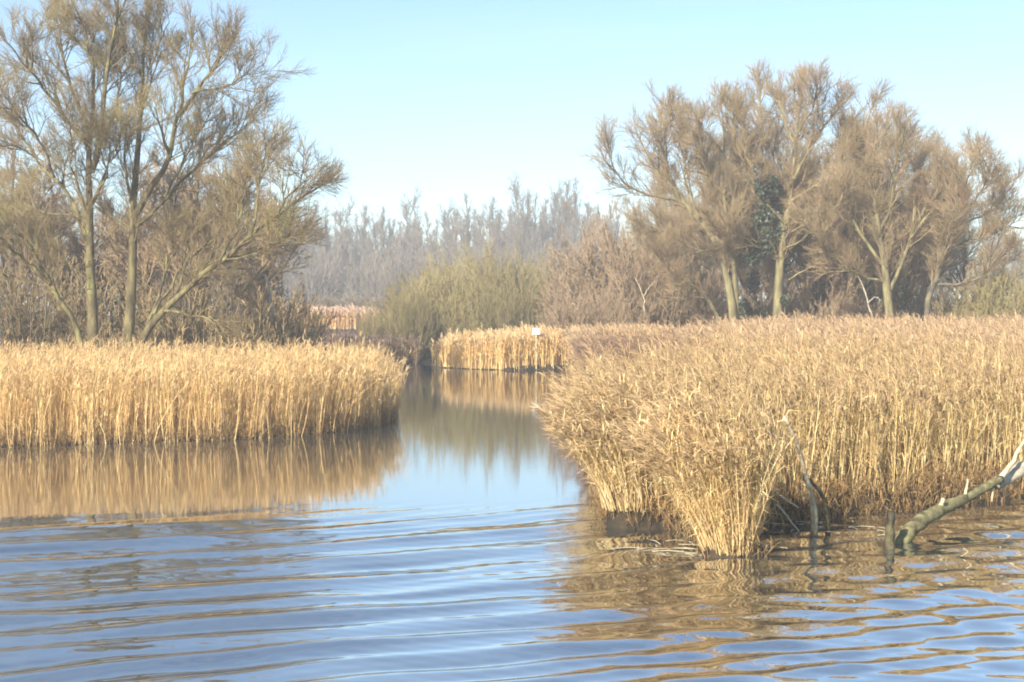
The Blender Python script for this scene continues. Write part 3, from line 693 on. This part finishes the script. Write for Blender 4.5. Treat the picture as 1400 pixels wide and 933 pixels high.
# ivy smothered bushes, dark in the shade of the right trees
def ivy_bush(px, py, d, rx, rz, n_, lab):
    c_ = P(px, py, d); root = empty('ivy_bush', (c_[0], c_[1], .3)); s = d / F
    rg_ = np.random.default_rng(int(px))
    cs = [(rg_.normal() * rx * s * .4, rg_.normal() * rx * s * .4, (c_[2] - .3) * .5 + rg_.normal() * rz * s * .4) for _ in range(6)] + [(0, 0, c_[2] - .3)]
    mesh_obj('leaves', *leaf_mass(cs, [(rx * s * .55, rx * s * .55, rz * s * .6)] * 7, [n_ // 7] * 7, .10, rg_), M_IVY, root, smooth=False)
    st = np.stack([np.linspace((0, 0, 0), np.array(c__) * [1, 1, 1.1], 5) for c__ in cs])
    mesh_obj('stem', *tubes(st, np.full((7, 5), .05), 5), M_DARKBARK, root)
    tag(root, lab, 'bush', 'dark ivy bushes')
ivy_bush(1073, 412, 72.6, 11, 16, 1200, 'small dark ivy stump at the foot of the tallest right willow')
ivy_bush(1030, 385, 77, 17, 28, 2000, 'dark ivy bush between the twin trunks and the ivy clad willow')
ivy_bush(1238, 408, 77, 18, 26, 1800, 'dark ivy bush right of the rounded willow trunk')
ivy_bush(1120, 400, 80, 22, 28, 1600, 'dark ivy bush between the two middle willows')
ivy_bush(1185, 395, 80, 18, 28, 1600, 'dark ivy bush behind the broken pale bough')

# far poplars across the marsh
POP = dict(n0=1, n1=2.4, len1=(1.8, 3.6, 0), r1=(.06, .03), n2=5, len2=(.8, 1.7, 0), r2=(.035, .022), n3=3, len3=(.5, 1.0, 0), r3=(.025, .018), zmin=1.0, up=1.0, ang1=(15, 40), t0=.12, lp=.5)
def poplar(rg, h):
    limbs = [np.array([[0, 0, 0], [rg.normal() * .2, 0, h * .35], [rg.normal() * .4, 0, h * .7], [rg.normal() * .5, 0, h]])]; radii = [(.28, .04)]
    for i in range(6):
        a = i * 2.4; z0 = h * (.12 + .35 * rg.random()); e = h * (.55 + .4 * rg.random()); rr = h * .10 * (.6 + rg.random())
        u = np.array([math.cos(a), math.sin(a), 0])
        limbs.append(np.array([[0, 0, z0], u * rr * .7 + [0, 0, z0 + (e - z0) * .4], u * rr + [0, 0, e]])); radii.append((.11, .035))
    return tree_from_limbs('poplar_tree', (0, 0, 0), limbs, radii, (M_DARKBARK, M_TWIG_GREY), rg, POP, None, sides0=6)
pop = Kind([poplar(np.random.default_rng(120 + i), 18.0) for i in range(4)])
rg = np.random.default_rng(62)
tops = [(330, 300), (395, 288), (440, 282), (480, 296), (530, 288), (570, 276), (605, 290), (655, 272), (700, 264), (745, 258), (790, 262), (830, 285), (900, 300), (1000, 310), (1150, 330), (1300, 340), (1420, 335)]
px = 345.0
while px < 850:
    d = 270 + rg.uniform(-18, 40)
    top = np.interp(px, [a for a, _ in tops], [b_ for _, b_ in tops]) + rg.uniform(-6, 34)
    hgt = CAM_H + (YH - top) / F * d - 1.4
    s = hgt / 18.0
    pop.put(at_px(px, d), d, (s * rg.uniform(.7, 1.0), s, s), rg.random() * 6.28, 'slim bare tree in the hazy row on the skyline', 'tree', 'hazy row of far trees')
    px += rg.uniform(8, 16)
scrub = Kind([bush_mesh('far_shrub', np.random.default_rng(130 + i), 6.0, 4.5, 60, (M_TWIG_GREY, M_TWIG_GREY), thick=.06, twig=.03, n1=7, n2=5, base=1.5) for i in range(2)])
for i in range(46):
    px = rg.uniform(330, 860); d = rg.uniform(225, 250)
    hgt = CAM_H + (YH - rg.uniform(320, 385)) / F * d - 1.2
    scrub.put(at_px(px, d), d, hgt / 6.0, rg.random() * 6.28, 'hazy grey shrub below the far trees', 'shrub', 'grey shrubs below the far trees')
for i in range(16):
    px = rg.uniform(380, 520); d = rg.uniform(136, 150)
    hgt = CAM_H + (YH - rg.uniform(395, 408)) / F * d - 1.5
    scrub.put(at_px(px, d), d, (hgt / 6.0 * 2, hgt / 6.0 * 2, hgt / 6.0), rg.random() * 6.28, 'low hazy shrub behind the pinkish reed strip', 'shrub', 'low shrubs behind the pinkish reeds')
for px in np.arange(860, 1800, 24):
    d = rg.uniform(270, 330); hgt = CAM_H + (YH - rg.uniform(335, 365)) / F * d - 1.4; s = hgt / 18
    pop.put(at_px(px, d), d, (s * 1.3, s * 1.3, s), rg.random() * 6.28, 'faint blue tree in the haze beyond the right willows', 'tree', 'faint far trees on the right')
for px in np.arange(-560, 330, 26):
    d = rg.uniform(230, 290); hgt = CAM_H + (YH - rg.uniform(290, 330)) / F * d - 1.4; s = hgt / 18
    pop.put(at_px(px, d), d, (s * 1.3, s * 1.3, s), rg.random() * 6.28, 'faint grey tree in the haze behind the left willows', 'tree', 'faint far trees on the left')

# ------------------------------------------------------------------ small things
def stick(name, pts, r0, r1, mat, parent=None, sides=8, k=14, jit=.01, seed=1, org=(0, 0, 0)):
    rg_ = np.random.default_rng(seed)
    p = resample(pts, k) - np.array(org); p[1:-1] += rg_.normal(size=p[1:-1].shape) * jit
    rad_ = np.linspace(r0, r1, k) * (1 + .035 * rg_.normal(size=k))
    V, q_ = tubes(p[None], rad_[None], sides)
    V = V + rg_.normal(size=V.shape) * r0 * .06
    n_ = len(V); V = np.concatenate([V, p[[0, -1]]])
    i = np.arange(sides)
    tr = np.concatenate([np.stack([np.full(sides, n_), np.roll(i, -1), i], 1), np.stack([np.full(sides, n_ + 1), n_ - sides + i, n_ - sides + np.roll(i, -1)], 1)])
    return mesh_obj(name, V, q_, mat, parent, tris=tr)

# fallen mossy log
b0 = P(1234, 742, 18.2); lg = empty('fallen_log', (b0[0], b0[1], 0)); O = np.array([b0[0], b0[1], 0])
stick('trunk', [P(1226, 752, 18.1), P(1240, 728, 18.3), P(1262, 711, 18.6), P(1285, 698, 19.0), P(1310, 686, 19.4), P(1340, 671, 19.9), P(1368, 655, 20.3)], .11, .055, M_MOSSLOG, lg, 14, 40, .004, 3, O)
stick('stub', [P(1284, 697, 19.0), P(1288, 688, 18.95), P(1290, 682, 18.9)], .04, .025, M_DEADWOOD, lg, 7, 5, .004, 4, O)
stick('branch', [P(1366, 656, 20.3), P(1378, 642, 20.4), P(1390, 622, 20.5), P(1402, 600, 20.6)], .045, .022, M_DEADWOOD, lg, 7, 9, .008, 5, O)
stick('branch', [P(1318, 682, 19.5), P(1322, 668, 19.5), P(1323, 655, 19.5)], .03, .012, M_DEADWOOD, lg, 6, 6, .006, 6, O)
stick('branch', [P(1355, 662, 20.1), P(1358, 676, 20.1), P(1356, 686, 20.05)], .03, .012, M_DEADWOOD, lg, 6, 6, .006, 7, O)
tag(lg, 'mossy fallen log slanting out of the water at the right bank', 'log')
lg2 = empty('fallen_log', P(1398, 660, 20.6) * [1, 1, 0]); O = np.array(lg2.location)
stick('trunk', [P(1362, 662, 20.6), P(1385, 648, 20.7), P(1410, 636, 20.9), P(1450, 622, 21.4)], .09, .14, M_BLEACH, lg2, 9, 10, .012, 8, O)
tag(lg2, 'pale bleached log end beside the mossy fallen log', 'log')
pb = P(1216, 762, 17.7)
ps = stick('wooden_stump', [(pb[0] - .02, pb[1], -.35), (pb[0], pb[1], .0), (pb[0] + .01, pb[1], .25), (pb[0] + .03, pb[1] + .02, .46)], .085, .05, M_WETWOOD, None, 9, 10, .012, 9)
tag(ps, 'short rotten mossy stump standing in the water by the log', 'stump')

# leaning forked stick
b0 = P(1114, 733, 18.75); fs = empty('dead_branch', (b0[0], b0[1], 0)); O = np.array([b0[0], b0[1], 0])
stick('stem', [P(1114, 734, 18.7), P(1113, 692, 18.5), P(1105, 658, 18.3), P(1095, 622, 18.1), P(1084, 592, 17.9), P(1072, 570, 17.75)], .048, .016, M_DEADWOOD, fs, 8, 14, .008, 10, O)
stick('fork', [P(1132, 731, 18.85), P(1131, 692, 18.7), P(1118, 664, 18.55), P(1106, 655, 18.5)], .04, .022, M_WETWOOD, fs, 8, 10, .008, 11, O)
tag(fs, 'pale dead forked branch leaning against the right reeds', 'branch')
for i, (a, lab) in enumerate(((([(1062, 690), (1082, 712), (1096, 733)], 19.0), 'thin fallen stick slanting into the water in the dark bay'), (([(1055, 668), (1072, 682), (1092, 695)], 19.2), 'thin pale stick lying across the dark bay'), (([(1034, 735), (1050, 748), (1062, 756)], 17.9), 'short stick floating right of the free reed clump'))):
    s_ = stick('dead_stick', [P(px, py, a[1]) for px, py in a[0]], .018, .01, M_DEADWOOD, None, 6, 6, .006, 20 + i); tag(s_, lab, 'stick')

# pale broken boughs among the right trees and by the left thicket
def bough(spec, d, mat, lab, seed):
    b_ = P(*spec[0][0][0], d); root = empty('broken_bough', (b_[0], b_[1], 0)); O = np.array([b_[0], b_[1], 0])
    for j, (pts, a, c_) in enumerate(spec): stick('bough' if j else 'stem', [P(px, py, d - .2 * j) for px, py in pts], a, c_, mat, root, 7, 10, .02, seed + j, O)
    tag(root, lab, 'bough')
bough([([(1196, 450), (1192, 428), (1184, 412), (1184, 398), (1172, 378), (1168, 362)], .055, .025), ([(1186, 415), (1198, 405), (1206, 412)], .03, .015)], 72.5, M_BLEACH, 'pale broken bough standing left of the rounded willow', 30)
bough([([(1228, 455), (1232, 440), (1242, 432), (1254, 434), (1262, 446), (1266, 458)], .13, .10)], 72, M_DARKBARK, 'dark arched bough above the reeds under the rounded willow', 34)
bough([([(880, 440), (882, 415), (876, 395), (868, 380)], .035, .02), ([(880, 405), (888, 392), (896, 384)], .025, .015)], 75, M_DEADWOOD, 'pale broken bough among the russet shrubs on the left', 37)
bough([([(372, 440), (370, 405), (367, 388), (362, 376)], .09, .05)], 54, M_BLEACH, 'pale broken tree stub right of the left thicket', 40)
bough([([(1078, 383), (1095, 372), (1115, 362), (1140, 352)], .045, .025)], 73, M_PALEBARK, 'pale bough slanting beside the ivy clad trunk', 43)

# white sign on a post in the far reeds
c_ = P(733, 453.5, 72.9); sg = empty('sign', (c_[0], c_[1], 0)); 
def box(name, lo, hi, mat, parent):
    (x0, y0, z0), (x1, y1, z1) = lo, hi
    V = [(x0, y0, z0), (x1, y0, z0), (x1, y1, z0), (x0, y1, z0), (x0, y0, z1), (x1, y0, z1), (x1, y1, z1), (x0, y1, z1)]
    o_ = mesh_obj(name, V, [(0, 3, 2, 1), (4, 5, 6, 7), (0, 1, 5, 4), (1, 2, 6, 5), (2, 3, 7, 6), (3, 0, 4, 7)], mat, parent, smooth=False)
    bv = o_.modifiers.new('bevel', 'BEVEL'); bv.width = .008; bv.segments = 2
    return o_
box('board', (-.21, -.03, c_[2] - .17), (.21, -.005, c_[2] + .17), M_WHITE, sg)
box('post', (-.035, 0, -.4), (.035, .07, c_[2] + .1), M_DEADWOOD, sg)
tag(sg, 'small white square sign on a post in the far reeds', 'sign')

# floating reed litter round the free clump and the bank
rg = np.random.default_rng(77)
n_ = 64
cx = np.concatenate([rg.normal(2.35, .4, 22), rg.uniform(3.2, 5.6, 26), rg.normal(8.0, .6, 16)])
cy = np.concatenate([rg.normal(17.6, .4, 22), rg.uniform(18.6, 19.8, 26), rg.normal(18.4, .35, 16)])
a = rg.normal(0, .9, n_) ; L = rg.uniform(.15, .5, n_)
dirv = np.stack([np.cos(a), np.sin(a), 0 * a], 1)
p = np.stack([cx, cy, wave_z(cx, cy) + .008 + .03 * rg.random(n_)], 1)
pts = np.stack([p - dirv * L[:, None] * .5, p + [0, 0, .012], p + dirv * L[:, None] * .5], 1)
V, q_ = tubes(pts, np.full((n_, 3), .005), 4)
o = mesh_obj('reed_litter', V, q_, M_DEADWOOD); tag(o, 'broken reed stems floating along the right bank', 'litter', kind='stuff')

# ------------------------------------------------------------------ haze
m = bpy.data.materials.new('haze'); m.use_nodes = True; n = m.node_tree.nodes; n.clear()
pv = n.new('ShaderNodeVolumePrincipled'); mo = n.new('ShaderNodeOutputMaterial')
pv.inputs['Color'].default_value = (.86, .86, .87, 1); pv.inputs['Density'].default_value = .0019; pv.inputs['Anisotropy'].default_value = .2
m.node_tree.links.new(pv.outputs[0], mo.inputs['Volume'])
(x0, y0, z0), (x1, y1, z1) = (-950, -950, -3), (950, 950, 24)
V = [(x0, y0, z0), (x1, y0, z0), (x1, y1, z0), (x0, y1, z0), (x0, y0, z1), (x1, y0, z1), (x1, y1, z1), (x0, y1, z1)]
hz = mesh_obj('haze', V, [(0, 3, 2, 1), (4, 5, 6, 7), (0, 1, 5, 4), (1, 2, 6, 5), (2, 3, 7, 6), (3, 0, 4, 7)], m, smooth=False)
tag(hz, 'thin pale winter haze lying over the marsh', 'haze', kind='stuff')
